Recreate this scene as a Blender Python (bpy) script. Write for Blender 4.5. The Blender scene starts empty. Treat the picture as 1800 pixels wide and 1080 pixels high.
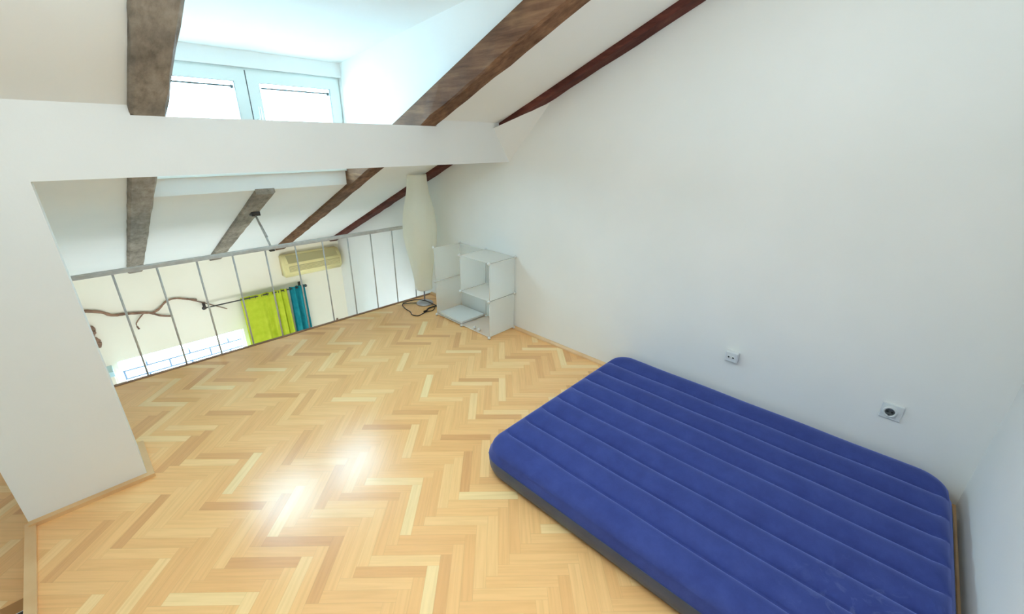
import bpy, bmesh, math, random
from mathutils import Vector, Matrix
R = random.Random(7)
SC = bpy.context.scene
COL = SC.collection
H = 1.7

# ------------------------------------------------------------------ helpers
def obj(name, bm, mat, parent=None, smooth=False, loc=None):
    me = bpy.data.meshes.new(name)
    bm.to_mesh(me); bm.free()
    o = bpy.data.objects.new(name, me); COL.objects.link(o)
    if mat:
        me.materials.append(mat)
    if smooth:
        for p in me.polygons: p.use_smooth = True
    if loc: o.location = loc
    if parent: o.parent = parent
    return o

def thing(name, label, cat, loc=(0, 0, 0), rz=0, group=None):
    o = bpy.data.objects.new(name, None); COL.objects.link(o)
    o.empty_display_size = .05
    o.location = loc; o.rotation_euler = (0, 0, rz)
    return tag(o, label, cat, group)

def tag(o, label, cat, group=None, kind=None):
    o['label'] = label; o['category'] = cat
    if group: o['group'] = group
    if kind: o['kind'] = kind
    return o

def struct(name, bm, mat, parent=None, smooth=False):
    o = obj(name, bm, mat, parent, smooth)
    if not parent: o['kind'] = 'structure'
    return o

def NB(): return bmesh.new()

def box(bm, x0, x1, y0, y1, z0, z1):
    v = [bm.verts.new((x, y, z)) for z in (z0, z1) for y in (y0, y1) for x in (x0, x1)]
    for f in ((0, 2, 3, 1), (4, 5, 7, 6), (0, 1, 5, 4), (2, 6, 7, 3), (0, 4, 6, 2), (1, 3, 7, 5)):
        bm.faces.new([v[i] for i in f])
    return bm

def bbox(x0, x1, y0, y1, z0, z1, bev=0, seg=2):
    bm = box(NB(), x0, x1, y0, y1, z0, z1)
    if bev:
        bmesh.ops.bevel(bm, geom=list(bm.edges), offset=bev, segments=seg, affect='EDGES', profile=.5)
    return bm

def prism(bm, pts, axis, a0, a1):
    """pts: 2D polygon; axis 'x' -> pts are (y,z); 'y' -> (x,z); 'z' -> (x,y)"""
    def P(p, a):
        return {'x': (a, p[0], p[1]), 'y': (p[0], a, p[1]), 'z': (p[0], p[1], a)}[axis]
    A = [bm.verts.new(P(p, a0)) for p in pts]; B = [bm.verts.new(P(p, a1)) for p in pts]
    n = len(pts)
    bm.faces.new(A); bm.faces.new(B[::-1])
    for i in range(n):
        bm.faces.new((A[i], B[i], B[(i + 1) % n], A[(i + 1) % n]))
    bmesh.ops.recalc_face_normals(bm, faces=bm.faces)
    return bm

def tube(bm, pts, rad, n=10, caps=True):
    pts = [Vector(p) for p in pts]
    rads = rad if isinstance(rad, (list, tuple)) else [rad] * len(pts)
    rings = []
    up = Vector((0, 0, 1))
    for i, p in enumerate(pts):
        t = (pts[min(i + 1, len(pts) - 1)] - pts[max(i - 1, 0)]).normalized()
        u = t.cross(up)
        if u.length < .05: u = t.cross(Vector((1, 0, 0)))
        u.normalize(); w = t.cross(u).normalized()
        rings.append([bm.verts.new(p + (u * math.cos(a) + w * math.sin(a)) * rads[i])
                      for a in [2 * math.pi * k / n for k in range(n)]])
    for a, b in zip(rings, rings[1:]):
        for k in range(n):
            bm.faces.new((a[k], a[(k + 1) % n], b[(k + 1) % n], b[k]))
    if caps:
        bm.faces.new(rings[0][::-1]); bm.faces.new(rings[-1])
    bmesh.ops.recalc_face_normals(bm, faces=bm.faces)
    return bm

def spline(pts, n=8):
    P = [Vector(p) for p in pts]; out = []
    for i in range(len(P) - 1):
        p0, p1, p2, p3 = P[max(i - 1, 0)], P[i], P[i + 1], P[min(i + 2, len(P) - 1)]
        for k in range(n):
            t = k / n
            out.append(.5 * ((2 * p1) + (-p0 + p2) * t + (2 * p0 - 5 * p1 + 4 * p2 - p3) * t * t + (-p0 + 3 * p1 - 3 * p2 + p3) * t ** 3))
    out.append(P[-1]); return out

def lathe(bm, prof, n=32, c=(0, 0, 0), f=None):
    rings = []
    for i, (r, z) in enumerate(prof):
        rings.append([bm.verts.new((c[0] + r * (f(a, z) if f else 1) * math.cos(a), c[1] + r * (f(a, z) if f else 1) * math.sin(a), c[2] + z))
                      for a in [2 * math.pi * k / n for k in range(n)]])
    for a, b in zip(rings, rings[1:]):
        for k in range(n):
            bm.faces.new((a[k], a[(k + 1) % n], b[(k + 1) % n], b[k]))
    return bm

def ball(bm, c, r, n=12):
    bmesh.ops.create_uvsphere(bm, u_segments=n, v_segments=max(6, n // 2), radius=r, matrix=Matrix.Translation(c))
    return bm

def disc(c, r, t, axis, n=24):
    """short cylinder; axis vector string"""
    m = {'x': Matrix.Rotation(math.pi / 2, 4, 'Y'), 'y': Matrix.Rotation(math.pi / 2, 4, 'X'), 'z': Matrix.Identity(4)}[axis]
    bm = NB()
    bmesh.ops.create_cone(bm, cap_ends=True, segments=n, radius1=r, radius2=r, depth=t, matrix=Matrix.Translation(c) @ m)
    return bm

# ------------------------------------------------------------------ materials
def s2l(c):
    return tuple((v / 12.92 if v <= .04045 else ((v + .055) / 1.055) ** 2.4) for v in [x / 255 for x in c]) + (1,)

def mat(name, col, rough=.6, metal=0, spec=.5, **kw):
    m = bpy.data.materials.new(name); m.use_nodes = True
    b = m.node_tree.nodes['Principled BSDF']
    b.inputs['Base Color'].default_value = s2l(col)
    b.inputs['Roughness'].default_value = rough
    b.inputs['Metallic'].default_value = metal
    b.inputs['Specular IOR Level'].default_value = spec
    for k, v in kw.items(): b.inputs[k.replace('_', ' ')].default_value = v
    return m

def nt(m): return m.node_tree.nodes, m.node_tree.links, m.node_tree.nodes['Principled BSDF']

def ramp(N, stops):
    r = N.new('ShaderNodeValToRGB'); e = r.color_ramp.elements
    e[0].position, e[0].color = stops[0][0], s2l(stops[0][1])
    e[1].position, e[1].color = stops[-1][0], s2l(stops[-1][1])
    for p, c in stops[1:-1]:
        x = e.new(p); x.color = s2l(c)
    return r

def noisy(m, stops, scale=6, detail=4, stretch=(1, 1, 1), bump=0, bscale=40, bdist=.002):
    N, L, b = nt(m)
    tc = N.new('ShaderNodeTexCoord'); mp = N.new('ShaderNodeMapping'); mp.inputs['Scale'].default_value = stretch
    L.new(tc.outputs['Object'], mp.inputs['Vector'])
    n = N.new('ShaderNodeTexNoise'); n.inputs['Scale'].default_value = scale; n.inputs['Detail'].default_value = detail
    L.new(mp.outputs[0], n.inputs['Vector'])
    r = ramp(N, stops); L.new(n.outputs['Fac'], r.inputs['Fac']); L.new(r.outputs['Color'], b.inputs['Base Color'])
    if bump:
        n2 = N.new('ShaderNodeTexNoise'); n2.inputs['Scale'].default_value = bscale; n2.inputs['Detail'].default_value = 6
        L.new(mp.outputs[0], n2.inputs['Vector'])
        bp = N.new('ShaderNodeBump'); bp.inputs['Strength'].default_value = bump; bp.inputs['Distance'].default_value = bdist
        L.new(n2.outputs['Fac'], bp.inputs['Height']); L.new(bp.outputs['Normal'], b.inputs['Normal'])
    return m

M = {}
M['plaster'] = noisy(mat('white_plaster', (232, 233, 230), .85, spec=.2), [(.3, (230, 231, 228)), (.7, (236, 236, 233))], 1.5, 3, bump=.25, bscale=55, bdist=.0015)
M['cream'] = noisy(mat('cream_plaster', (236, 231, 212), .85, spec=.2), [(.3, (234, 229, 209)), (.7, (239, 234, 216))], 1.5, 3, bump=.15, bscale=55, bdist=.0015)
M['pvc'] = mat('white_window_plastic', (226, 234, 230), .3)
M['rubber'] = mat('grey_seal', (90, 95, 95), .7)
M['steel'] = noisy(mat('grey_painted_steel', (192, 194, 193), .4, 0), [(.3, (184, 186, 186)), (.7, (200, 202, 200))], 30, 2)
M['darksteel'] = mat('dark_steel', (70, 68, 66), .5, .4)
M['grey_tread'] = mat('grey_carpet_tread', (120, 124, 126), .9)
M['blackcord'] = mat('black_rubber_cord', (35, 30, 30), .5)
M['white_plastic'] = mat('white_plastic', (226, 228, 226), .35)
M['socketwhite'] = mat('socket_white_plastic', (214, 218, 218), .3)
M['hole'] = mat('socket_hole_black', (20, 22, 24), .8)
M['pin'] = mat('earth_clip_metal', (150, 150, 150), .3, 1)
M['beige'] = noisy(mat('aged_beige_plastic', (228, 214, 152), .4), [(.3, (226, 211, 148)), (.7, (233, 220, 162))], 4, 2)
M['beige_dark'] = mat('beige_grille_plastic', (176, 165, 118), .5)
M['lampmetal'] = mat('silver_lamp_metal', (190, 192, 200), .3, .7)
M['green'] = noisy(mat('lime_curtain_cloth', (176, 190, 50), .9, spec=.1), [(.3, (168, 184, 44)), (.7, (190, 202, 62))], 10, 3)
M['teal'] = noisy(mat('teal_curtain_cloth', (30, 130, 140), .9, spec=.1), [(.3, (24, 122, 132)), (.7, (42, 144, 152))], 10, 3)
M['brick'] = None

def rafter_mat(name, dark, mid, light, bump=.6):
    m = mat(name, mid, .7, spec=.15)
    N, L, b = nt(m)
    tc = N.new('ShaderNodeTexCoord')
    mp = N.new('ShaderNodeMapping'); mp.inputs['Rotation'].default_value = (math.radians(23.5), 0, 0); mp.inputs['Scale'].default_value = (14, 1.2, 14)
    L.new(tc.outputs['Object'], mp.inputs['Vector'])
    n = N.new('ShaderNodeTexNoise'); n.inputs['Scale'].default_value = 2.2; n.inputs['Detail'].default_value = 8; n.inputs['Roughness'].default_value = .65
    L.new(mp.outputs[0], n.inputs['Vector'])
    r = ramp(N, [(.3, dark), (.52, mid), (.75, light)]); L.new(n.outputs['Fac'], r.inputs['Fac'])
    n3 = N.new('ShaderNodeTexNoise'); n3.inputs['Scale'].default_value = 3.5; n3.inputs['Detail'].default_value = 5
    L.new(tc.outputs['Object'], n3.inputs['Vector'])
    r3 = ramp(N, [(.35, (165, 165, 165)), (.65, (255, 255, 255))]); L.new(n3.outputs['Fac'], r3.inputs['Fac'])
    mx = N.new('ShaderNodeMix'); mx.data_type = 'RGBA'; mx.blend_type = 'MULTIPLY'; mx.inputs[0].default_value = .7
    L.new(r.outputs['Color'], mx.inputs[6]); L.new(r3.outputs['Color'], mx.inputs[7])
    L.new(mx.outputs[2], b.inputs['Base Color'])
    bp = N.new('ShaderNodeBump'); bp.inputs['Strength'].default_value = bump; bp.inputs['Distance'].default_value = .006
    L.new(n.outputs['Fac'], bp.inputs['Height']); L.new(bp.outputs['Normal'], b.inputs['Normal'])
    return m
M['raf_a'] = rafter_mat('grey_brown_timber', (132, 121, 108), (164, 152, 138), (184, 172, 157), .6)  # greyish brown grain tones for the left and short rafters
M['raf_b'] = rafter_mat('hewn_brown_timber', (92, 62, 44), (126, 92, 68), (154, 118, 86), .9)
M['raf_c'] = rafter_mat('dark_red_brown_timber', (80, 42, 36), (104, 58, 50), (124, 76, 64), .5)

# parquet: colour by plank (random attribute), grain along the plank UV
def parquet_mat(name, tint=1.0):
    m = mat(name, (220, 180, 120), .27, spec=.5)
    N, L, b = nt(m)
    at = N.new('ShaderNodeAttribute'); at.attribute_name = 'plank'
    uv = N.new('ShaderNodeUVMap'); uv.uv_map = 'UVMap'
    k = lambda c: tuple(min(255, v * tint) for v in c)
    r = ramp(N, [(0, k((228, 170, 112))), (.22, k((243, 187, 124))), (.6, k((250, 198, 134))), (.85, k((253, 208, 145))), (1, k((253, 221, 162)))])
    L.new(at.outputs['Fac'], r.inputs['Fac'])
    sep = N.new('ShaderNodeSeparateXYZ'); L.new(uv.outputs[0], sep.inputs[0])
    cmb = N.new('ShaderNodeCombineXYZ')
    m1 = N.new('ShaderNodeMath'); m1.operation = 'MULTIPLY'; m1.inputs[1].default_value = 3.0; L.new(sep.outputs[0], m1.inputs[0])
    m2 = N.new('ShaderNodeMath'); m2.operation = 'MULTIPLY'; m2.inputs[1].default_value = 60.0; L.new(sep.outputs[1], m2.inputs[0])
    m3 = N.new('ShaderNodeMath'); m3.operation = 'MULTIPLY'; m3.inputs[1].default_value = 91.0; L.new(at.outputs['Fac'], m3.inputs[0])
    L.new(m1.outputs[0], cmb.inputs[0]); L.new(m2.outputs[0], cmb.inputs[1]); L.new(m3.outputs[0], cmb.inputs[2])
    n = N.new('ShaderNodeTexNoise'); n.inputs['Scale'].default_value = 1.4; n.inputs['Detail'].default_value = 5
    L.new(cmb.outputs[0], n.inputs['Vector'])
    gr = ramp(N, [(.25, (243, 241, 237)), (.6, (255, 255, 255))]); L.new(n.outputs['Fac'], gr.inputs['Fac'])
    mx = N.new('ShaderNodeMix'); mx.data_type = 'RGBA'; mx.blend_type = 'MULTIPLY'; mx.inputs[0].default_value = 1
    L.new(r.outputs['Color'], mx.inputs[6]); L.new(gr.outputs['Color'], mx.inputs[7])
    # joints: distance to plank edge in metres
    def edge(sock, length):
        a = N.new('ShaderNodeMath'); a.operation = 'SUBTRACT'; a.inputs[0].default_value = length; L.new(sock, a.inputs[1])
        c = N.new('ShaderNodeMath'); c.operation = 'MINIMUM'; L.new(a.outputs[0], c.inputs[0]); L.new(sock, c.inputs[1])
        return c.outputs[0]
    e = N.new('ShaderNodeMath'); e.operation = 'MINIMUM'; L.new(edge(sep.outputs[0], PL), e.inputs[0]); L.new(edge(sep.outputs[1], PW), e.inputs[1])
    lt = N.new('ShaderNodeMapRange'); lt.inputs['From Min'].default_value = .0002; lt.inputs['From Max'].default_value = .0012
    lt.inputs['To Min'].default_value = .86; lt.inputs['To Max'].default_value = 1; L.new(e.outputs[0], lt.inputs['Value'])
    mx2 = N.new('ShaderNodeMix'); mx2.data_type = 'RGBA'; mx2.blend_type = 'MULTIPLY'; mx2.inputs[0].default_value = 1
    L.new(mx.outputs[2], mx2.inputs[6]); L.new(lt.outputs[0], mx2.inputs[7])
    L.new(mx2.outputs[2], b.inputs['Base Color'])
    rr = N.new('ShaderNodeMapRange'); rr.inputs['To Min'].default_value = .225; rr.inputs['To Max'].default_value = .25
    L.new(n.outputs['Fac'], rr.inputs['Value']); L.new(rr.outputs[0], b.inputs['Roughness'])
    bp = N.new('ShaderNodeBump'); bp.inputs['Strength'].default_value = .08; bp.inputs['Distance'].default_value = .001
    L.new(lt.outputs[0], bp.inputs['Height']); L.new(bp.outputs['Normal'], b.inputs['Normal'])
    return m
PL, PW = .30, .05
M['parquet'] = parquet_mat('beech_herringbone_parquet')
M['parquet2'] = parquet_mat('beech_parquet_landing', .97)
M['trimwood'] = noisy(mat('beech_trim_strip', (224, 184, 134), .4), [(.3, (214, 172, 122)), (.7, (230, 192, 142))], 5, 6, (1, 1, 1))
M['darktrim'] = noisy(mat('stained_edge_strip', (140, 104, 74), .45), [(.3, (122, 88, 62)), (.7, (156, 118, 86))], 6, 5)

# blue flocked top
m = mat('navy_blue_flocked_vinyl', (56, 66, 142), .75, spec=.15); M['flock'] = m
m.node_tree.nodes['Principled BSDF'].inputs['Sheen Weight'].default_value = 1.0
m.node_tree.nodes['Principled BSDF'].inputs['Sheen Roughness'].default_value = .35
m.node_tree.nodes['Principled BSDF'].inputs['Sheen Tint'].default_value = s2l((150, 165, 235))
N, L, b = nt(m)
tc = N.new('ShaderNodeTexCoord')
n = N.new('ShaderNodeTexNoise'); n.inputs['Scale'].default_value = 9; n.inputs['Detail'].default_value = 8; n.inputs['Roughness'].default_value = .7
L.new(tc.outputs['Object'], n.inputs['Vector'])
r = ramp(N, [(.3, (50, 62, 124)), (.5, (55, 68, 132)), (.75, (63, 77, 142))]); L.new(n.outputs['Fac'], r.inputs['Fac'])
# pale dusty scuffs around one area near the front of the bed
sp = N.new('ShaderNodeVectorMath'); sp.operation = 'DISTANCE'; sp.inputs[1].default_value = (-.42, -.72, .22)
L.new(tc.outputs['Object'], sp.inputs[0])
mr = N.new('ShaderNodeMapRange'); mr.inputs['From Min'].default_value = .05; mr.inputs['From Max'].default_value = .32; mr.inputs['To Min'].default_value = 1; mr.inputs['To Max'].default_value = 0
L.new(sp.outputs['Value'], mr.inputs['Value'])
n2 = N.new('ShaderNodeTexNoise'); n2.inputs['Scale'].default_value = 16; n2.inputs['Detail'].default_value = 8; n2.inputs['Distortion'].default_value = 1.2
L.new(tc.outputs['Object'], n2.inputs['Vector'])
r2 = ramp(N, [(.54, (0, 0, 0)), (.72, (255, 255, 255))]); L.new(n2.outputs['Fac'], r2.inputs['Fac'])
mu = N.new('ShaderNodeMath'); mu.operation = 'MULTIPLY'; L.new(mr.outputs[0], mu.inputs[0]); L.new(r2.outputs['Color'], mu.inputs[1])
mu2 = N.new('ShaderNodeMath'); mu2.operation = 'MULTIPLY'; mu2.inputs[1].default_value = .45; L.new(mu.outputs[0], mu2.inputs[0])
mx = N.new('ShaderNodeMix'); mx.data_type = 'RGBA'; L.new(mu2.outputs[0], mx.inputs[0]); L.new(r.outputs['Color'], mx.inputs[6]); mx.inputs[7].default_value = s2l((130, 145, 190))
L.new(mx.outputs[2], b.inputs['Base Color'])
n4 = N.new('ShaderNodeTexNoise'); n4.inputs['Scale'].default_value = 350
L.new(tc.outputs['Object'], n4.inputs['Vector'])
bp = N.new('ShaderNodeBump'); bp.inputs['Strength'].default_value = .35; bp.inputs['Distance'].default_value = .001
L.new(n4.outputs['Fac'], bp.inputs['Height']); L.new(bp.outputs['Normal'], b.inputs['Normal'])
M['vinyl'] = noisy(mat('dark_grey_vinyl', (54, 72, 104), .45), [(.3, (50, 68, 98)), (.7, (60, 78, 110))], 8, 3)

def translucent(name, col, alpha, trans=.5, rough=.5):
    m = bpy.data.materials.new(name); m.use_nodes = True
    N, L = m.node_tree.nodes, m.node_tree.links
    N.remove(N['Principled BSDF']); out = N['Material Output']
    d = N.new('ShaderNodeBsdfDiffuse'); d.inputs['Color'].default_value = s2l(col)
    t = N.new('ShaderNodeBsdfTranslucent'); t.inputs['Color'].default_value = s2l(col)
    g = N.new('ShaderNodeBsdfGlossy'); g.inputs['Roughness'].default_value = rough; g.inputs['Color'].default_value = (.9, .9, .9, 1)
    a = N.new('ShaderNodeBsdfTransparent')
    m1 = N.new('ShaderNodeMixShader'); m1.inputs[0].default_value = trans; L.new(d.outputs[0], m1.inputs[1]); L.new(t.outputs[0], m1.inputs[2])
    m2 = N.new('ShaderNodeMixShader'); m2.inputs[0].default_value = .06; L.new(m1.outputs[0], m2.inputs[1]); L.new(g.outputs[0], m2.inputs[2])
    m3 = N.new('ShaderNodeMixShader'); m3.inputs[0].default_value = alpha; L.new(a.outputs[0], m3.inputs[1]); L.new(m2.outputs[0], m3.inputs[2])
    L.new(m3.outputs[0], out.inputs['Surface'])
    return m
M['frost'] = translucent('frosted_clear_plastic', (250, 253, 252), .52, .5, .3)
M['paper'] = translucent('cream_rice_paper', (254, 252, 240), .94, .5, .6)
m = bpy.data.materials.new('window_glass'); m.use_nodes = True; M['glass'] = m
N, L = m.node_tree.nodes, m.node_tree.links; N.remove(N['Principled BSDF'])
g = N.new('ShaderNodeBsdfGlossy'); g.inputs['Roughness'].default_value = .02
a = N.new('ShaderNodeBsdfTransparent'); a.inputs['Color'].default_value = (.95, .97, .97, 1)
mm = N.new('ShaderNodeMixShader'); mm.inputs[0].default_value = .06
L.new(a.outputs[0], mm.inputs[1]); L.new(g.outputs[0], mm.inputs[2]); L.new(mm.outputs[0], N['Material Output'].inputs['Surface'])
# white brick of the house opposite
m = mat('white_painted_brick', (235, 235, 238), .8); M['brick'] = m
N, L, b = nt(m)
tc = N.new('ShaderNodeTexCoord'); sx = N.new('ShaderNodeSeparateXYZ'); L.new(tc.outputs['Object'], sx.inputs[0])
cx = N.new('ShaderNodeCombineXYZ'); L.new(sx.outputs[0], cx.inputs[0]); L.new(sx.outputs[2], cx.inputs[1])
bk = N.new('ShaderNodeTexBrick'); bk.inputs['Scale'].default_value = 1; bk.inputs['Brick Width'].default_value = .62; bk.inputs['Row Height'].default_value = .15
bk.inputs['Mortar Size'].default_value = .014; bk.inputs['Color1'].default_value = s2l((238, 238, 240)); bk.inputs['Color2'].default_value = s2l((228, 228, 234)); bk.inputs['Mortar'].default_value = s2l((28, 32, 46))
L.new(cx.outputs[0], bk.inputs['Vector']); L.new(bk.outputs['Color'], b.inputs['Base Color'])

# ------------------------------------------------------------------ dimensions
XR = 2.686           # right wall
YE = -.55            # end wall behind the camera
YF = 6.08            # far wall of the lower room
XL = -2.6
ZL = -2.6            # lower floor
YEDGE = 3.81         # loft edge
XS = -.47            # loft side edge
def U(y): return 1.79 - .435 * (y - 2.51)     # underside of the rafters
def Cz(y): return U(y) + .04                  # ceiling plaster
RAF = [(.31, .44), (1.07, 1.21), (1.82, 1.95), (2.565, 2.686)]

# ------------------------------------------------------------------ floors
def clip(poly, x0, x1, y0, y1):
    def cl(P, f, inter):
        out = []
        for i in range(len(P)):
            a, b_ = P[i], P[(i + 1) % len(P)]
            fa, fb = f(a), f(b_)
            if fa >= 0: out.append(a)
            if (fa >= 0) != (fb >= 0):
                t = fa / (fa - fb); out.append(tuple(p + (q - p) * t for p, q in zip(a, b_)))
        return out
    for f in (lambda p: p[0] - x0, lambda p: x1 - p[0], lambda p: p[1] - y0, lambda p: y1 - p[1]):
        poly = cl(poly, f, None)
        if len(poly) < 3: return None
    return poly

def herringbone(name, x0, x1, y0, y1, z, thick, material, kind='structure'):
    bm = NB(); uvl = bm.loops.layers.uv.new('UVMap'); fl = bm.faces.layers.float.new('plank')
    s = math.sqrt(.5); n = 6
    def W(a, b_): return ((a + b_) * s * PW, (b_ - a) * s * PW)
    amin, amax, bmin, bmax = -200, 200, -200, 200
    rng = random.Random(3)
    def put(a0, b0, la, lb, horiz):
        c = [(a0, b0), (a0 + la, b0), (a0 + la, b0 + lb), (a0, b0 + lb)]
        poly = []
        for (a, b_) in c:
            x, y = W(a, b_)
            u, v = ((a - a0) * PW, (b_ - b0) * PW) if horiz else ((b_ - b0) * PW, (a - a0) * PW)
            poly.append((x, y, u, v))
        v_ = rng.gauss(.46, .18)
        if rng.random() < .08: v_ = rng.uniform(.85, 1)
        if rng.random() < .07: v_ = rng.uniform(0, .12)
        poly = clip(poly, x0, x1, y0, y1)
        if not poly: return
        vs = [bm.verts.new((p[0], p[1], z)) for p in poly]
        try: f = bm.faces.new(vs)
        except ValueError: return
        f[fl] = min(1, max(0, v_))
        for lp, p in zip(f.loops, poly): lp[uvl].uv = (p[2], p[3])
    # extents in the rotated frame
    cs = [((x - y) * s / PW, (x + y) * s / PW) for x in (x0, x1) for y in (y0, y1)]
    a0, a1 = int(min(c[0] for c in cs)) - 14, int(max(c[0] for c in cs)) + 14
    b0, b1 = int(min(c[1] for c in cs)) - 14, int(max(c[1] for c in cs)) + 14
    for b_ in range(b0, b1):
        for a in range(a0, a1):
            if (a - b_) % (2 * n) == 0: put(a, b_, n, 1, True)
            if (a - b_) % (2 * n) == 2 * n - 1: put(a, b_, 1, n, False)
    bmesh.ops.recalc_face_normals(bm, faces=bm.faces)
    for f in bm.faces:
        if f.normal.z < 0: f.normal_flip()
    box(bm, x0, x1, y0, y1, z - thick, z - .0008)
    o = obj(name, bm, material); o['kind'] = kind
    return o

herringbone('floor', XS, XR, YE, YEDGE, 0, .22, M['parquet'])
herringbone('floor_landing', -1.6, XS - .045, 2.34, 3.6, -.18, .06, M['parquet2'])
bm = box(NB(), XL, XR, YE, YF, ZL - .1, ZL); struct('floor_lower', bm, M['plaster'])

# stair flight going down beside the loft
st = thing('staircase', 'dark grey steel stair flight going down left of the loft edge', 'stairs', (0, 0, -.36))
for k in range(6):
    y1 = 2.335 - .25 * k
    obj('tread', bbox(-1.55, XS - .034, y1 - .27, y1, -.18 * k - .03, -.18 * k, .004), M['grey_tread'], st)
for k in range(6):
    y1 = 2.335 - .25 * k
    obj('riser', bbox(-1.54, XS - .055, y1 - .006, y1 + .006, -.18 * k + (.0 if k else .003), -.18 * k + .118, .002), M['darksteel'], st)
bm = NB()
prism(bm, [(2.30, -.02), (2.30, -.22), (.9, -1.23), (.9, -1.03)], 'x', -1.59, -1.555)
obj('stringer', bm, M['darksteel'], st)

# ------------------------------------------------------------------ walls
bm = NB(); prism(bm, [(YE - .15, ZL), (YF + .15, ZL), (YF + .15, Cz(YF + .15) + .3), (YE - .15, Cz(YE - .15) + .3)], 'x', XR, XR + .15)
struct('wall_right', bm, M['plaster'])
bm = NB(); prism(bm, [(YE, ZL), (YF, ZL), (YF, Cz(YF)), (YE, Cz(YE))], 'x', XL - .15, XL)
struct('wall_left', bm, M['plaster'])
struct('wall_back', box(NB(), XL - .15, XR, YE - .15, YE, ZL, Cz(YE) + .3), M['plaster'])

# far wall with a window opening
W1 = (-.03, 1.245, -2.0, -.735)    # main low window
bm = NB(); zt = Cz(YF)
for a in ((XL, W1[0], ZL, zt), (W1[1], XR, ZL, zt), (W1[0], W1[1], ZL, W1[2]), (W1[0], W1[1], W1[3], zt)):
    box(bm, a[0], a[1], YF, YF + .15, a[2], a[3])
struct('wall_far', bm, M['cream'])

# partition: post and boxed purlin with the rafters resting on it
YP0, YP1 = 2.575, 2.73
bm = NB()
ZB = 1.505
prism(bm, [(YP0, ZB), (YP1, ZB), (YP1, U(YP1)), (YP0, U(YP0))], 'x', XL, XR)
for a0, a1 in ((XL, .31), (1.95, 2.565)):
    prism(bm, [(YP0, U(YP0)), (YP1, U(YP1)), (YP1, Cz(YP1)), (YP0, Cz(YP0))], 'x', a0, a1)
box(bm, -.486, -.058, YP0, 2.88, -.18, ZB)
# small slanted wedge where the purlin meets the right wall
A = bm.verts.new((XR, YP0, ZB)); B = bm.verts.new((XR, 2.16, U(2.16))); Cc = bm.verts.new((2.50, YP0, U(YP0))); D = bm.verts.new((XR, YP0, U(YP0)))
for f in ((A, B, Cc), (A, Cc, D), (A, D, B), (B, D, Cc)): bm.faces.new(f)
bmesh.ops.recalc_face_normals(bm, faces=bm.faces)
struct('wall_partition', bm, M['plaster'])

# ceiling between the rafters, open under the dormer
DX0, DX1 = .375, 1.885            # dormer cheeks
DW = 3.76                         # inner face of the dormer front wall
def Dz(y): return 2.24 + .11 * (DW - y)
YD0 = .82                         # dormer ceiling meets the roof slope here
bm = NB()
def slab(x0, x1, y0, y1, t=.16, off=0):
    prism(bm, [(y0, Cz(y0) + off), (y1, Cz(y1) + off), (y1, Cz(y1) + t), (y0, Cz(y0) + t)], 'x', x0, x1)
edges = [XL] + [v for r_ in RAF for v in r_]
slab(XL, .31, YE, YF); slab(.44, 1.07, YE, YD0); slab(1.21, 1.82, YE, YD0); slab(1.07, 1.21, YE, YD0, off=0)
slab(.44, 1.07, DW + .003, YF); slab(1.21, 1.82, DW + .003, YF); slab(1.07, 1.21, DW + .003, YF, off=.006); slab(1.95, 2.565, YE, YF)
# outer roof skin
for a in ((XL - .15, DX0 - .06, YE - .15, YF + .15), (DX1 + .06, XR + .15, YE - .15, YF + .15), (DX0 - .06, DX1 + .06, YE - .15, YD0 - .1), (DX0 - .06, DX1 + .06, DW + .12, YF + .15)):
    prism(bm, [(a[2], Cz(a[2]) + .161), (a[3], Cz(a[3]) + .161), (a[3], Cz(a[3]) + .24), (a[2], Cz(a[2]) + .24)], 'x', a[0], a[1])
struct('ceiling', bm, M['plaster'])

# dormer: ceiling, cheeks, front wall
bm = NB()
prism(bm, [(YD0 - .3, Dz(YD0 - .3)), (DW + .15, Dz(DW + .15)), (DW + .15, Dz(DW + .15) + .08), (YD0 - .3, Dz(YD0 - .3) + .08)], 'x', DX0 - .06, DX1 + .06)
struct('ceiling_dormer', bm, M['plaster'])
for nm, a0, a1 in (('wall_dormer_left', DX0 - .06, DX0), ('wall_dormer_right', DX1, DX1 + .06)):
    bm = NB(); prism(bm, [(YD0 - .1, U(YD0 - .1) + .165), (DW, U(DW) + .165), (DW + .15, U(DW) + .165), (DW + .15, Dz(DW + .15)), (YD0 - .1, Dz(YD0 - .1))], 'x', a0, a1)
    struct(nm, bm, M['plaster'])
WX0, WX1, WZ0, WZ1 = .45, 1.882, 1.42, 2.135
bm = NB()
for a in ((.44, 1.07, Cz(DW) - .003, WZ0), (1.07, 1.21, Cz(DW) + .006, WZ0), (1.21, 1.82, Cz(DW) - .003, WZ0), (1.82, DX1, U(DW) + .165, WZ0), (DX0, WX0, WZ0, WZ1), (WX1, DX1, WZ0, WZ1), (DX0, DX1, WZ1, Dz(DW))):
    if a[1] > a[0]: box(bm, a[0], a[1], DW, DW + .12, a[2], a[3])
struct('wall_dormer_front', bm, M['plaster'])

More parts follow.
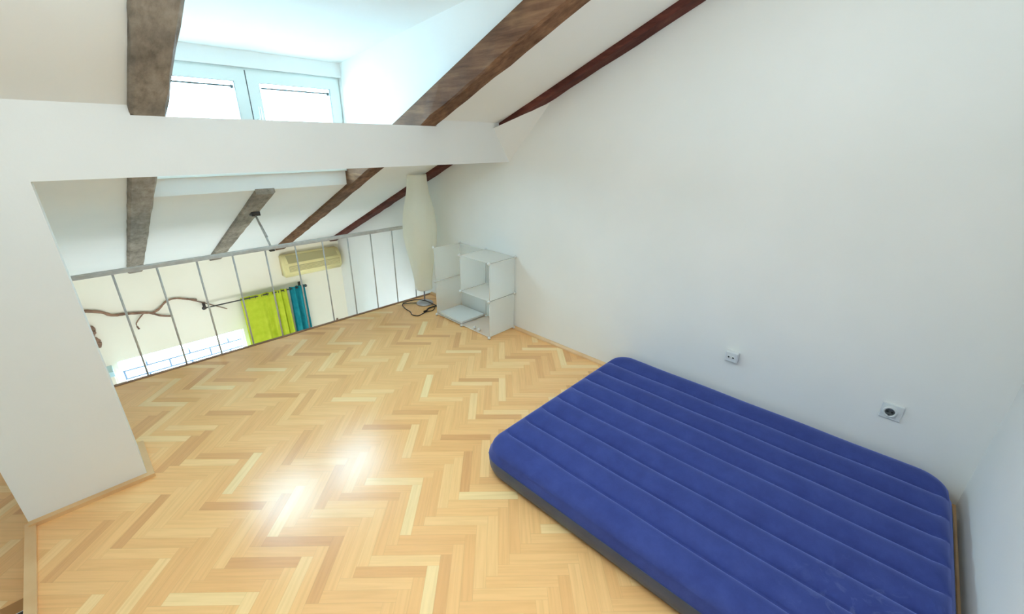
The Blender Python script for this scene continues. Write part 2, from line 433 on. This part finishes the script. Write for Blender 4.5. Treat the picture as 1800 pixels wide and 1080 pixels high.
# ------------------------------------------------------------------ rafters
def rafter(x0, x1, y0, y1, depth, material, label, seed, jit=.004):
    rg = random.Random(seed)
    bm = NB(); n = max(8, int((y1 - y0) / .12))
    rings = []
    ca, sa = 1, 0
    w = .012
    for i in range(n + 1):
        y = y0 + (y1 - y0) * i / n
        pr = [(x0 + w, 0), (x1 - w, 0), (x1, w), (x1, depth), (x0, depth), (x0, w)]
        ring = []
        for j, (x, dz) in enumerate(pr):
            jj = jit if j not in (3, 4) else 0
            ring.append(bm.verts.new((min(x + rg.uniform(-jj, jj), XR - .0005), y, U(y) + dz + rg.uniform(-jj, jj) * .6)))
        rings.append(ring)
    for a, b_ in zip(rings, rings[1:]):
        for k in range(6): bm.faces.new((a[k], a[(k + 1) % 6], b_[(k + 1) % 6], b_[k]))
    bm.faces.new(rings[0]); bm.faces.new(rings[-1][::-1])
    bmesh.ops.recalc_face_normals(bm, faces=bm.faces)
    o = obj('ceiling_rafter', bm, material)
    return tag(o, label, 'beam')
rafter(*RAF[0], YE, YF, .16, M['raf_a'], 'greyish wide roof timber at far left, crossing above the white post beam', 1, .003)
rafter(*RAF[1], DW - .004, YF, .045, M['raf_a'], 'short brown rafter starting below the dormer, steel rod fixed to it', 2)
rafter(*RAF[2], YE, YF, .165, M['raf_b'], 'large hewn brown rafter right of the dormer with a pale worn end', 3, .006)
rafter(*RAF[3], YE, YF, .16, M['raf_c'], 'slim dark red-brown rafter running along the right wall', 4, .004)

# ------------------------------------------------------------------ trims
bm = bbox(XS - .045, XR, YEDGE - .012, YEDGE + .02, -.06, .006, .003)
struct('trim_1', bm, M['darktrim'])
bm = NB(); box(bm, XS - .03, XS + .006, YE, YP0, -.24, .012)
struct('trim_2', bm, M['trimwood'])
bm = NB()
box(bm, -.486, -.03, YP0 - .032, YP0, 0, .02); box(bm, -.058, -.03, YP0, 2.91, 0, .02)
struct('trim_3', bm, M['trimwood'])
bm = NB(); prism(bm, [(XR, 0), (XR, .028), (XR - .008, .026), (XR - .02, .012), (XR - .022, 0)], 'y', YE, YEDGE - .015)
struct('baseboard_right', bm, M['trimwood'])
bm = NB(); prism(bm, [(YE, 0), (YE, .028), (YE + .008, .026), (YE + .02, .012), (YE + .022, 0)], 'x', XS, XR)
struct('baseboard_back', bm, M['trimwood'])

# ------------------------------------------------------------------ dormer window
wn = bpy.data.objects.new('window_1', None); COL.objects.link(wn); wn['kind'] = 'structure'; wn.location = (1.17, DW + .05, WZ0)
def W_(o):                       # keep world coordinates while parenting to the window
    o.location = -wn.location; return o
def frame_bm(x0, x1, z0, z1, w, y0, y1, bev=.004):
    bm = NB()
    for a in ((x0, x1, z0, z0 + w), (x0, x1, z1 - w, z1), (x0, x0 + w, z0 + w, z1 - w), (x1 - w, x1, z0 + w, z1 - w)):
        box(bm, a[0], a[1], y0, y1, a[2], a[3])
    return bm
YW = DW + .035
W_(obj('window_frame', frame_bm(WX0 + .001, WX1 - .001, WZ0, WZ1 - .001, .03, YW + .012, YW + .07), M['pvc'], wn))
for (a, b_) in ((WX0 + .012, 1.168), (1.176, WX1 - .012)):
    s_ = W_(obj('sash', frame_bm(a, b_, WZ0 + .014, WZ1 - .014, .078, YW, YW + .05), M['pvc'], wn))
    obj('seal', frame_bm(a + .074, b_ - .074, WZ0 + .088, WZ1 - .088, .006, YW + .001, YW + .02), M['rubber'], s_)
    obj('pane', box(NB(), a + .078, b_ - .078, YW + .024, YW + .028, WZ0 + .092, WZ1 - .092), M['glass'], s_)
    bm = NB()
    tube(bm, [(a + .092, YW + .012, WZ1 - .126), (b_ - .092, YW + .012, WZ1 - .126)], .006)
    obj('blind_rail', bm, M['rubber'], s_)
    bm = NB(); tube(bm, [(b_ - .100, YW + .010, WZ1 - .10), (b_ - .100, YW + .010, WZ0 + .12)], .0028, 6)
    obj('blind_cord', bm, M['rubber'], s_)
    bm = NB(); box(bm, b_ - .106, b_ - .088, YW + .002, YW + .016, WZ1 - .14, WZ1 - .118)
    obj('blind_clip', bm, M['rubber'], s_)
bm = bbox(1.1688, 1.1752, YW + .001, YW + .01, WZ0 + .014, WZ1 - .014)
W_(obj('centre_strip', bm, M['rubber'], wn))
hb = W_(obj('handle_plate', bbox(1.199, 1.227, YW - .012, YW, 1.70, 1.80, .004), M['white_plastic'], wn))
bm = NB(); tube(bm, [(1.213, YW - .01, 1.775), (1.213, YW - .04, 1.775), (1.213, YW - .045, 1.79), (1.213, YW - .045, 1.88)], [.008, .008, .009, .008])
obj('window_handle', bm, M['white_plastic'], hb, True)
bm = bbox(WX0, WX1, DW - .03, DW + .045, WZ0 - .02, WZ0, .004)
W_(obj('window_sill', bm, M['pvc'], wn))

# low window in the far wall
wn2 = bpy.data.objects.new('window_2', None); COL.objects.link(wn2); wn2['kind'] = 'structure'
obj('window_frame', frame_bm(W1[0], W1[1], W1[2], W1[3], .02, YF + .06, YF + .11), M['pvc'], wn2)
obj('pane', box(NB(), W1[0] + .02, W1[1] - .02, YF + .08, YF + .085, W1[2] + .02, W1[3] - .02), M['glass'], wn2)
# white brick house seen through it
bw = obj('brick_facade', box(NB(), -6, 6, 0, .12, 0, 2.47), M['brick']); bw.location = (0, 9.0, -4.5)
tag(bw, 'sunlit white brick building outside the low window', 'building')
struct('ground', box(NB(), -12, 12, YF + .2, 9.2, -4.7, -4.5), M['brick'])

# ------------------------------------------------------------------ railing
rl = thing('railing', 'grey steel balustrade with thin uprights along the loft edge', 'railing', (1.1, 3.835, 0))
def RL(o): o.location = (-1.1, -3.835, 0); return o
YR = 3.835
bm = bbox(-.46, 2.66, YR - .014, YR + .014, .79, .822, .006, 2)
RL(obj('handrail', bm, M['steel'], rl))
for k in range(-2, 11):
    x = .118 + k * .239
    bm = NB(); tube(bm, [(x, YR + .002, -.05), (x, YR + .002, .792)], .0065, 8)
    RL(obj('baluster', bm, M['steel'], rl, True))
bm = NB(); tube(bm, [(1.165, 4.24, U(4.24)), (1.125, YR + .005, .81)], .0085, 8); tube(bm, [(1.155, 4.13, U(4.24) - .068), (1.135, 3.93, .88)], [.010, .010], 8)
br = RL(obj('brace_rod', bm, M['steel'], rl, True))
obj('brace_plate', bbox(1.13, 1.20, 4.20, 4.28, U(4.26) - .012, U(4.20) - .002, .002), M['darksteel'], br)
RL(obj('rail_clamp', bbox(1.105, 1.145, YR - .018, YR + .018, .776, .79, .003), M['darksteel'], rl))

# ------------------------------------------------------------------ air mattress
MX, MY = 1.925, .425
hx, hy, rc = .715, .915, .13
mt = thing('air_mattress', 'large navy blue ribbed inflatable mattress on the parquet by the right wall', 'mattress', (MX, MY, 0))
ZS, ZT = .150, .207
gx = [1.375 + .1555 * k - MX for k in range(8)]
def sdf(x, y):
    qx, qy = abs(x) - (hx - rc), abs(y) - (hy - rc)
    return min(max(qx, qy), 0) + math.hypot(max(qx, 0), max(qy, 0)) - rc
def xe(y):
    q = abs(y) - (hy - rc)
    return hx if q <= 0 else hx - rc + math.sqrt(max(0, rc * rc - q * q))
def ztop(x, y):
    d = max(0, -sdf(x, y)); t = min(1, d / .085)
    z = ZS + (ZT - ZS) * math.sqrt(1 - (1 - t) ** 2.2)
    bounds = [-hx + .005] + gx + [hx - .005]
    dep = 0
    for a, b_ in zip(bounds, bounds[1:]):
        if a <= x <= b_:
            c, h = (a + b_) / 2, (b_ - a) / 2
            u = (x - c) / h
            if (a == bounds[0] and u < 0) or (b_ == bounds[-1] and u > 0): u *= .25
            dep = 1 - math.sqrt(max(0, 1 - abs(u) ** 2.0))
    z -= .046 * dep * min(1, max(0, (d - .012) / .06))
    z += .0025 * math.sin(x * 9 + y * 5) * math.sin(y * 7)
    return z
bm = NB(); nx, ny = 300, 90
ys = []
for j in range(ny + 1):
    t = -1 + 2 * j / ny
    ys.append(hy * math.sin(t * math.pi / 2) * .35 + hy * t * .65)
ys[0], ys[-1] = -hy, hy
rows = []
for y in ys:
    e = xe(y); row = []
    for i in range(nx + 1):
        t = -1 + 2 * i / nx
        x = e * (t * .62 + .38 * math.sin(t * math.pi / 2))
        row.append(bm.verts.new((x, y, ztop(x, y))))
    rows.append(row)
for a, b_ in zip(rows, rows[1:]):
    for i in range(nx): bm.faces.new((a[i], a[i + 1], b_[i + 1], b_[i]))
border = [rows[0][i] for i in range(nx + 1)] + [rows[j][nx] for j in range(1, ny + 1)] + [rows[ny][i] for i in range(nx - 1, -1, -1)] + [rows[j][0] for j in range(ny - 1, 0, -1)]
bpts = [v.co.copy() for v in border]
def normal2(p):
    e = 1e-3
    g = Vector((sdf(p.x + e, p.y) - sdf(p.x - e, p.y), sdf(p.x, p.y + e) - sdf(p.x, p.y - e), 0))
    return g.normalized() if g.length else Vector((1, 0, 0))
def skirt(bm, prof, first=None):
    prev = first
    for (off, z) in prof:
        ring = [bm.verts.new((p.x + normal2(p).x * off, p.y + normal2(p).y * off, z + (p.z - ZS if False else 0))) for p in bpts]
        if prev:
            for k in range(len(ring)):
                k2 = (k + 1) % len(ring)
                try: bm.faces.new((prev[k], prev[k2], ring[k2], ring[k]))
                except ValueError: pass
        prev = ring
    return prev
bmesh.ops.recalc_face_normals(bm, faces=bm.faces)
skirt(bm, [(.010, .138), (.013, .125)], border)
bmesh.ops.recalc_face_normals(bm, faces=bm.faces)
obj('flocked_top', bm, M['flock'], mt, True)
bm = NB(); last = skirt(bm, [(.013, .126), (.013, .10), (.008, .06), (-.006, .025), (-.03, .004), (-.06, .0)])
bm.faces.new(last)
bmesh.ops.recalc_face_normals(bm, faces=bm.faces)
obj('vinyl_base', bm, M['vinyl'], mt, True)
bm = NB(); pts = [Vector((p.x + normal2(p).x * .0145, p.y + normal2(p).y * .0145, .1255)) for p in bpts[::3]]
tube(bm, pts + [pts[0]], .0012, 6, False)
obj('seam', bm, M['vinyl'], mt, True)
for m_ in (bpy.data.objects['flocked_top'],):
    pass

# ------------------------------------------------------------------ cube shelf
SY = [2.47, 2.855, 3.24]; SX0, SX1 = 2.345, 2.672; SZ = [.018, .365, .708]
sh = thing('cube_shelf', 'translucent frosted plastic cube shelf standing in the corner', 'shelf', (2.5, 2.855, 0))
def SH(o): o.location = (-2.5, -2.855, 0); return o
g_ = .008
def panel(x0, x1, y0, y1, z0, z1, axis):
    t = .002
    if axis == 'y': b2 = box(NB(), x0 + g_, x1 - g_, y0 - t, y0 + t, z0 + g_, z1 - g_)
    elif axis == 'x': b2 = box(NB(), x0 - t, x0 + t, y0 + g_, y1 - g_, z0 + g_, z1 - g_)
    else: b2 = box(NB(), x0 + g_, x1 - g_, y0 + g_, y1 - g_, z0 - t, z0 + t)
    p = SH(obj('panel', b2, M['frost'], sh))
    # wire frame of the panel
    bm = NB(); r_ = .0019
    if axis == 'y': c = [(x0, y0, z0), (x1, y0, z0), (x1, y0, z1), (x0, y0, z1)]
    elif axis == 'x': c = [(x0, y0, z0), (x0, y1, z0), (x0, y1, z1), (x0, y0, z1)]
    else: c = [(x0, y0, z0), (x1, y0, z0), (x1, y1, z0), (x0, y1, z0)]
    ctr = sum((Vector(q) for q in c), Vector()) / 4
    c = [Vector(q) + (ctr - Vector(q)).normalized() * .009 for q in c]
    for k in range(4): tube(bm, [c[k], c[(k + 1) % 4]], r_, 6)
    obj('panel_frame', bm, M['white_plastic'], p, True)
for k in (0, 1):                                   # rows
    panel(SX0, SX1, SY[2], 0, SZ[k], SZ[k + 1], 'y')    # far side
    panel(SX0, SX1, SY[0], 0, SZ[k], SZ[k + 1], 'y')    # near side
    for c in (0, 1): panel(SX1, 0, SY[c], SY[c + 1], SZ[k], SZ[k + 1], 'x')   # back
panel(SX0, SX1, SY[1], 0, SZ[1], SZ[2], 'y')       # divider, upper only
for c in (0, 1): panel(SX0, SX1, SY[c], SY[c + 1], SZ[0], 0, 'z')
panel(SX0, SX1, SY[0], SY[1], SZ[1], 0, 'z'); panel(SX0, SX1, SY[0], SY[1], SZ[2], 0, 'z')
def connector(c, r_=.014):
    bm = NB(); ball(bm, c, r_ * .78, 14)
    for d in (Vector((1, 0, 0)), Vector((0, 1, 0)), Vector((0, 0, 1))):
        tube(bm, [Vector(c) - d * r_ * .95, Vector(c) + d * r_ * .95], r_ * .5, 10)
    return bm
for x in (SX0, SX1 - .001):
    for y in SY:
        for z in SZ:
            SH(obj('connector', connector((x, y, z if z > .1 else .0145)), M['white_plastic'], sh, True))
# spare panels and connectors on the shelf bottom
for k in range(2):
    z = .024 + .011 * k
    o = obj('white_board', bbox(0, .285, 0, .355, 0, .009, .002), M['white_plastic'], loc=(SX0 + .014 + .004 * k, SY[1] + .012 - .003 * k, z + .001))
    tag(o, ['lower of two flat white panels lying in the shelf', 'upper white panel of the pair lying flat in the shelf bottom'][k], 'panel', 'loose panels in the cube shelf')
for k, (x, y) in enumerate(((2.375, 2.70), (2.372, 2.635))):
    o = obj('spare_connector', connector((0, 0, 0), .015), M['white_plastic'], None, True, loc=(x, y, .0355))
    tag(o, ['round white connector on shelf bottom, nearer the white panels', 'round white connector on shelf bottom, nearer the right side'][k], 'connector', 'loose connectors in the cube shelf')

# ------------------------------------------------------------------ floor lamp
LX, LY = 2.455, 3.60
lp = thing('floor_lamp', 'tall paper-shade floor lamp with silver foot beside the railing', 'lamp', (LX, LY, 0))
bm = NB(); lathe(bm, [(0, .0), (.088, 0), (.09, .006), (.088, .014), (.06, .030), (.022, .042), (.012, .046), (0, .046)], 32)
obj('base', bm, M['lampmetal'], lp, True)
bm = NB(); tube(bm, [(0, 0, .04), (0, 0, 1.25)], .008, 10); obj('pole', bm, M['lampmetal'], lp, True)
prof = [(.088, .175), (.089, .18), (.092, .25), (.104, .36), (.126, .50), (.150, .63), (.164, .76), (.163, .88), (.148, 1.0), (.124, 1.11), (.106, 1.20), (.098, 1.28), (.095, 1.345), (.090, 1.352)]
pp = [(v.x, v.y) for v in spline([Vector((a, b_, 0)) for a, b_ in prof], 4)]
def fac(a, z):
    t = math.sin(math.pi * min(1, max(0, (z - .17) / 1.18)))
    tw = a + .5
    return 1 + t * (.085 * abs(math.cos(2 * tw)) - .05)
bm = NB(); lathe(bm, pp, 72, f=fac)
so = obj('lamp_shade', bm, M['paper'], lp, True)
for z, r_ in ((1.347, .092), (.18, .087)):
    bm = NB()
    ring = [(r_ * math.cos(a), r_ * math.sin(a), z) for a in [2 * math.pi * k / 32 for k in range(33)]]
    tube(bm, ring, .003, 6, False)
    for a in (0, 2.09, 4.19): tube(bm, [(0, 0, z), (r_ * math.cos(a), r_ * math.sin(a), z)], .002, 6)
    obj('shade_ring', bm, M['white_plastic'], lp, True)
bm = NB(); lathe(bm, [(.012, 1.0), (.03, 1.03), (.03, 1.09), (.018, 1.14), (0, 1.15)], 16); obj('bulb', bm, M['white_plastic'], lp, True)
def rel(pts): return [(x - LX, y - LY, z) for x, y, z in pts]
bm = NB(); tube(bm, spline(rel([(2.40, 3.66, .006), (2.27, 3.74, .006), (2.215, 3.62, .006), (2.20, 3.50, .006), (2.17, 3.42, .006), (2.20, 3.36, .006), (2.26, 3.37, .006), (2.32, 3.385, .006), (2.38, 3.37, .006), (2.42, 3.39, .006), (2.47, 3.44, .006)])), .0045, 8)
obj('power_cord', bm, M['blackcord'], lp, True)
bm = NB(); tube(bm, spline(rel([(2.28, 3.76, .008), (2.36, 3.66, .050), (2.43, 3.55, .053), (2.49, 3.46, .012), (2.53, 3.42, .006)])), .0055, 8)
tube(bm, spline(rel([(2.33, 3.40, .006), (2.38, 3.44, .007), (2.44, 3.45, .007), (2.50, 3.44, .007), (2.53, 3.40, .007), (2.49, 3.37, .007)])), .0075, 8)
tube(bm, rel([(2.34, 3.405, .008), (2.30, 3.40, .008)]), .010, 8)
obj('cord_loop', bm, M['blackcord'], lp, True)

# ------------------------------------------------------------------ sockets on the right wall
so = thing('wall_socket', 'square white power socket on the wall above the mattress foot', 'socket', (XR, -.197, .412))
b2 = bbox(-.012, 0, -.043, .043, -.043, .043, .003)
obj('plate', b2, M['socketwhite'], so)
bm = NB()
lathe(bm, [(.0205, -.004), (.0205, .008), (.027, .010), (.029, .006), (.029, 0)], 32)
bmesh.ops.rotate(bm, verts=bm.verts, matrix=Matrix.Rotation(-math.pi / 2, 3, 'Y'), cent=(0, 0, 0))
bmesh.ops.translate(bm, verts=bm.verts, vec=(-.012, .006, 0))
obj('socket_ring', bm, M['socketwhite'], so, True)
obj('socket_well', disc((-.0125, .006, 0), .0205, .002, 'x'), M['rubber'], so)
for dy in (-.0095, .0095):
    obj('pin_hole', disc((-.0145, .006 + dy, 0), .0052, .003, 'x', 12), M['hole'], so)
for z0 in (.015, -.0205): obj('earth_clip', box(NB(), -.02, -.0135, .002, .010, z0, z0 + .0055), M['pin'], so)

so = thing('aerial_socket', 'small surface-mounted white box socket with two dark holes on the wall', 'socket', (XR, .585, .437))
obj('box_body', bbox(-.036, 0, -.037, .037, -.034, .034, .007, 3), M['socketwhite'], so)
for dy in (-.012, .014):
    obj('hole', disc((-.0365, dy, .0), .0055, .002, 'x', 16), M['hole'], so)
    bm = NB(); lathe(bm, [(.0055, 0), (.0055, .004), (.008, .004), (.009, 0)], 20)
    bmesh.ops.rotate(bm, verts=bm.verts, matrix=Matrix.Rotation(-math.pi / 2, 3, 'Y'), cent=(0, 0, 0))
    bmesh.ops.translate(bm, verts=bm.verts, vec=(-.036, dy, 0))
    obj('hole_ring', bm, M['socketwhite'], so, True)

# ------------------------------------------------------------------ lower room: curtains
YC = 5.93
cr = thing('curtain_rod', 'thin dark curtain rod with end knobs above the curtains', 'curtain rod', (1.5, YC, -.285))
K = YC / 6.05
bm = NB(); tube(bm, [(.885 * K - 1.5, 0, 0), (2.115 * K - 1.5, 0, 0)], .008, 8); obj('rod', bm, M['darksteel'], cr, True)
for x in (.885 * K, 2.115 * K):
    bm = NB(); ball(bm, (x - 1.5, 0, 0), .022, 12); obj('finial', bm, M['darksteel'], cr, True)
    bm = NB(); tube(bm, [(x - 1.5 + (.03 if x < 1 else -.03), 0, 0), (x - 1.5 + (.03 if x < 1 else -.03), YF - YC, -.02)], .006, 8)
    box(bm, x - 1.5 - .015 + (.03 if x < 1 else -.03), x - 1.5 + .015 + (.03 if x < 1 else -.03), YF - YC - .012, YF - YC - .001, -.065, .03)
    obj('bracket', bm, M['darksteel'], cr, True)

def curtain(x0, x1, zt, zb, waves, amp, material, label, seed, flat=0):
    rg = random.Random(seed); n, mz = 160, 26
    t0 = thing('curtain', label, 'curtain', ((x0 + x1) / 2, YC, zb), 0, 'curtains on the rod')
    xc = (x0 + x1) / 2
    bm = NB(); rows = []
    ph = [rg.uniform(-.5, .5) for _ in range(6)]
    for j in range(mz + 1):
        z = zt + (zb - zt) * j / mz; row = []
        for i in range(n + 1):
            u = i / n
            w = 2 * math.pi * waves * (u ** (1 + flat)) + ph[0]
            a = amp * (.55 + .45 * min(1, 3 * j / mz)) * (1 if not flat else (.35 + .65 * u))
            y = a * math.sin(w + .25 * math.sin(3 * z + ph[1])) + a * .3 * math.sin(2.3 * w + ph[2] + z)
            x = x0 + (x1 - x0) * u + .35 * a * math.cos(w) + .01 * (zt - z) * (u - .5)
            row.append(bm.verts.new((x - xc, y, z - zb)))
        rows.append(row)
    for a, b_ in zip(rows, rows[1:]):
        for i in range(n): bm.faces.new((a[i], b_[i], b_[i + 1], a[i + 1]))
    c = obj('cloth', bm, material, t0, True)
    md = c.modifiers.new('thickness', 'SOLIDIFY'); md.thickness = .003
    nr = max(3, int(waves * 2))
    for k in range(nr):
        x = x0 + (x1 - x0) * (k + .5) / nr - xc
        ring = [(x + .002 * math.cos(a), .017 * math.cos(a), -.285 - zb + .017 * math.sin(a)) for a in [2 * math.pi * q / 16 for q in range(17)]]
        bm = NB(); tube(bm, ring, .0035, 6, False); obj('eyelet', bm, M['darksteel'], t0, True)
    return t0
curtain(1.285 * K, 1.855 * K, -.262, -2.45, 4.0, .035, M['green'], 'lime green curtain hanging on the rod below the air conditioner', 5, .9)
curtain(1.885 * K, 2.105 * K, -.262, -2.45, 2.6, .036, M['teal'], 'teal curtain at the right end of the rod', 9)

# ------------------------------------------------------------------ air conditioner
ac = thing('air_conditioner', 'yellowed wall air conditioner above the curtains', 'air conditioner', (2.24, YF, -.13))
x0, x1 = -.395, .385
bm = NB(); prism(bm, [(-.001, 0), (-.13, 0), (-.175, .035), (-.19, .07), (-.19, .20), (-.11, .30), (-.001, .30)], 'x', x0, x1)
bmesh.ops.bevel(bm, geom=[e for e in bm.edges], offset=.012, segments=3, affect='EDGES')
obj('housing', bm, M['beige'], ac, True)
obj('front_grille', bbox(x0 + .05, x1 - .03, -.196, -.18, .085, .165, .003), M['beige_dark'], ac)
bm = NB()
for k in range(5): box(bm, x0 + .055, x1 - .035, -.199, -.195, .095 + .014 * k, .099 + .014 * k)
obj('louver', bm, M['beige'], ac)
bm = NB(); P0, P1 = Vector((0, -.189, .205)), Vector((0, -.115, .296))
nrm = Vector((0, -(P1 - P0).z, (P1 - P0).y)).normalized()
prism(bm, [((P0 + nrm * .003).y, (P0 + nrm * .003).z), ((P1 + nrm * .003).y, (P1 + nrm * .003).z), ((P1 - nrm * .004).y, (P1 - nrm * .004).z), ((P0 - nrm * .004).y, (P0 - nrm * .004).z)], 'x', x0 + .05, x1 - .05)
obj('top_intake', bm, M['beige_dark'], ac)

# ------------------------------------------------------------------ driftwood on the far wall
M['drift'] = noisy(mat('reddish_brown_driftwood', (130, 100, 80), .8), [(.3, (98, 72, 58)), (.7, (156, 122, 98))], 12, 5, bump=.4, bscale=30, bdist=.004)
YB = YF - .03
kb = YB / 6.05
def wpt(x, z, d=0): return (x * kb, YB - d, 1.7 + (z - 1.7) * kb)
bm = NB()
def br_(pts, r0, r1, seg=6):
    P = spline(pts, seg); n = len(P)
    rg = random.Random(len(pts) + int(r0 * 1e4))
    tube(bm, P, [(r0 + (r1 - r0) * i / (n - 1)) * rg.uniform(.85, 1.15) for i in range(n)], 8)
br_([wpt(-.24, -.03), wpt(-.11, -.075), wpt(.0, -.12), wpt(.07, -.175), wpt(.20, -.195), wpt(.34, -.225), wpt(.42, -.255)], .017, .014)
br_([wpt(.40, -.25), wpt(.47, -.215), wpt(.55, -.145), wpt(.64, -.13), wpt(.74, -.165), wpt(.83, -.215), wpt(.95, -.29), wpt(1.12, -.40)], .014, .005)
br_([wpt(.70, -.15), wpt(.78, -.18), wpt(.84, -.20)], .012, .013)
br_([wpt(.40, -.25), wpt(.47, -.295, .02), wpt(.57, -.33, .02)], .014, .009)
br_([wpt(.33, -.225), wpt(.28, -.27, .01), wpt(.24, -.32, .01), wpt(.235, -.35, .01)], .008, .005)
br_([wpt(.235, -.36), wpt(.245, -.40)], .007, .009)
tag(obj('driftwood_branch', bm, M['drift'], None, True), 'long forked driftwood branch mounted on the cream far wall', 'branch')
bm = NB()
br_([wpt(-.17, -.24), wpt(-.12, -.275), wpt(-.125, -.33), wpt(-.14, -.37), wpt(-.105, -.43), wpt(-.12, -.50)], .028, .02)
tag(obj('driftwood_piece', bm, M['drift'], None, True), 'short knobbly piece of driftwood on the wall beside the white post', 'branch')
bm = NB(); tube(bm, [(2.50, YF - .001, -.99), (2.49, YF - .05, -.975), (2.485, YF - .055, -.945)], [.012, .011, .014], 8)
tag(obj('wall_hook', bm, M['drift'], None, True), 'tiny brown wooden hook low on the cream wall right of the curtains', 'hook')
# narrow cabinet left of the low window
cb = thing('wall_cabinet', 'cream cabinet with pale blue top at the left end of the low window', 'cabinet', (-.25, YF - .1, -2.6))
obj('cabinet_body', bbox(-.2, .165, -.09, .099, 0, 1.79, .004), M['cream'], cb)
M['paleblue'] = mat('pale_blue_glass_top', (186, 222, 228), .3)
obj('cabinet_top', bbox(-.21, .172, -.10, .099, 1.79, 1.85, .004), M['paleblue'], cb)

# ------------------------------------------------------------------ camera
yaw, pitch, roll, fpx = math.radians(46.9004), math.radians(22.0719), math.radians(-.9850), 737.10
fw = Vector((math.sin(yaw) * math.cos(pitch), math.cos(yaw) * math.cos(pitch), -math.sin(pitch)))
r0 = Vector((math.cos(yaw), -math.sin(yaw), 0)); d0 = fw.cross(r0)
r = r0 * math.cos(roll) + d0 * math.sin(roll); d = -r0 * math.sin(roll) + d0 * math.cos(roll)
cam = bpy.data.cameras.new('camera'); co = bpy.data.objects.new('camera', cam); COL.objects.link(co)
up = -d
co.matrix_world = Matrix(((r.x, up.x, -fw.x, 0), (r.y, up.y, -fw.y, 0), (r.z, up.z, -fw.z, H), (0, 0, 0, 1)))
cam.sensor_width = 36; cam.lens = fpx / 1800 * 36; cam.clip_start = .02
SC.camera = co

# ------------------------------------------------------------------ light
w = bpy.data.worlds.new('sky'); SC.world = w; w.use_nodes = True
bg = w.node_tree.nodes['Background']; bg.inputs['Color'].default_value = (.48, .78, 1.0, 1); bg.inputs['Strength'].default_value = SKY = 23.0
def area(name, loc, tgt, sx, sy, power, col, portal=False):
    l = bpy.data.lights.new(name, 'AREA'); l.shape = 'RECTANGLE'; l.size = sx; l.size_y = sy; l.energy = power; l.color = col
    o = bpy.data.objects.new(name, l); COL.objects.link(o); o.location = loc
    o.rotation_euler = (Vector(tgt) - Vector(loc)).to_track_quat('-Z', 'Y').to_euler()
    if portal: l.cycles.is_portal = True
    return o
area('portal_dormer', (1.17, DW + .16, 1.78), (1.17, 0, 1.78), 1.45, .75, 1, (1, 1, 1), True)
area('portal_low', (.6, YF + .18, -1.36), (.6, 0, -1.36), 1.3, 1.3, 1, (1, 1, 1), True)
# unseen fill lights, added to brighten the loft and the lower room
area('end_wall_fill', (.7, 1.05, 2.2), (1.6, -.55, .5), .9, .5, 10, (.84, .94, 1))  # added fill aimed at the end wall
area('floor_fill', (.2, .8, 2.3), (-.1, 1.8, 0), .9, .5, 9, (.80, .93, 1))  # added fill that lifts the floor and the post
area('ceiling_fill', (.2, .1, 1.5), (.1, .7, 4), 1.0, .7, 23, (.84, .95, 1))  # added fill bounced off the loft ceiling
area('lower_room_fill', (.8, 3.4, -.6), (1.0, 6.1, -.5), 2.4, .6, 30, (.97, .98, 1))  # added fill for the far wall, hidden below the loft floor
sun = bpy.data.lights.new('sun', 'SUN'); sun.energy = 1.5; sun.angle = .01
o = bpy.data.objects.new('sun', sun); COL.objects.link(o); o.rotation_euler = (math.radians(50), 0, math.radians(-20))
SC.view_settings.view_transform = 'Standard'; SC.view_settings.look = 'None'; SC.view_settings.gamma = 1
SC.view_settings.exposure = .31
try: SC.view_settings.use_curve_mapping = False
except Exception: pass
SC.cycles.use_denoising = True
SC.cycles.max_bounces = 14; SC.cycles.diffuse_bounces = 8; SC.cycles.transparent_max_bounces = 24
SC.cycles.sample_clamp_indirect = 8
SC.cycles.caustics_reflective = False; SC.cycles.caustics_refractive = False
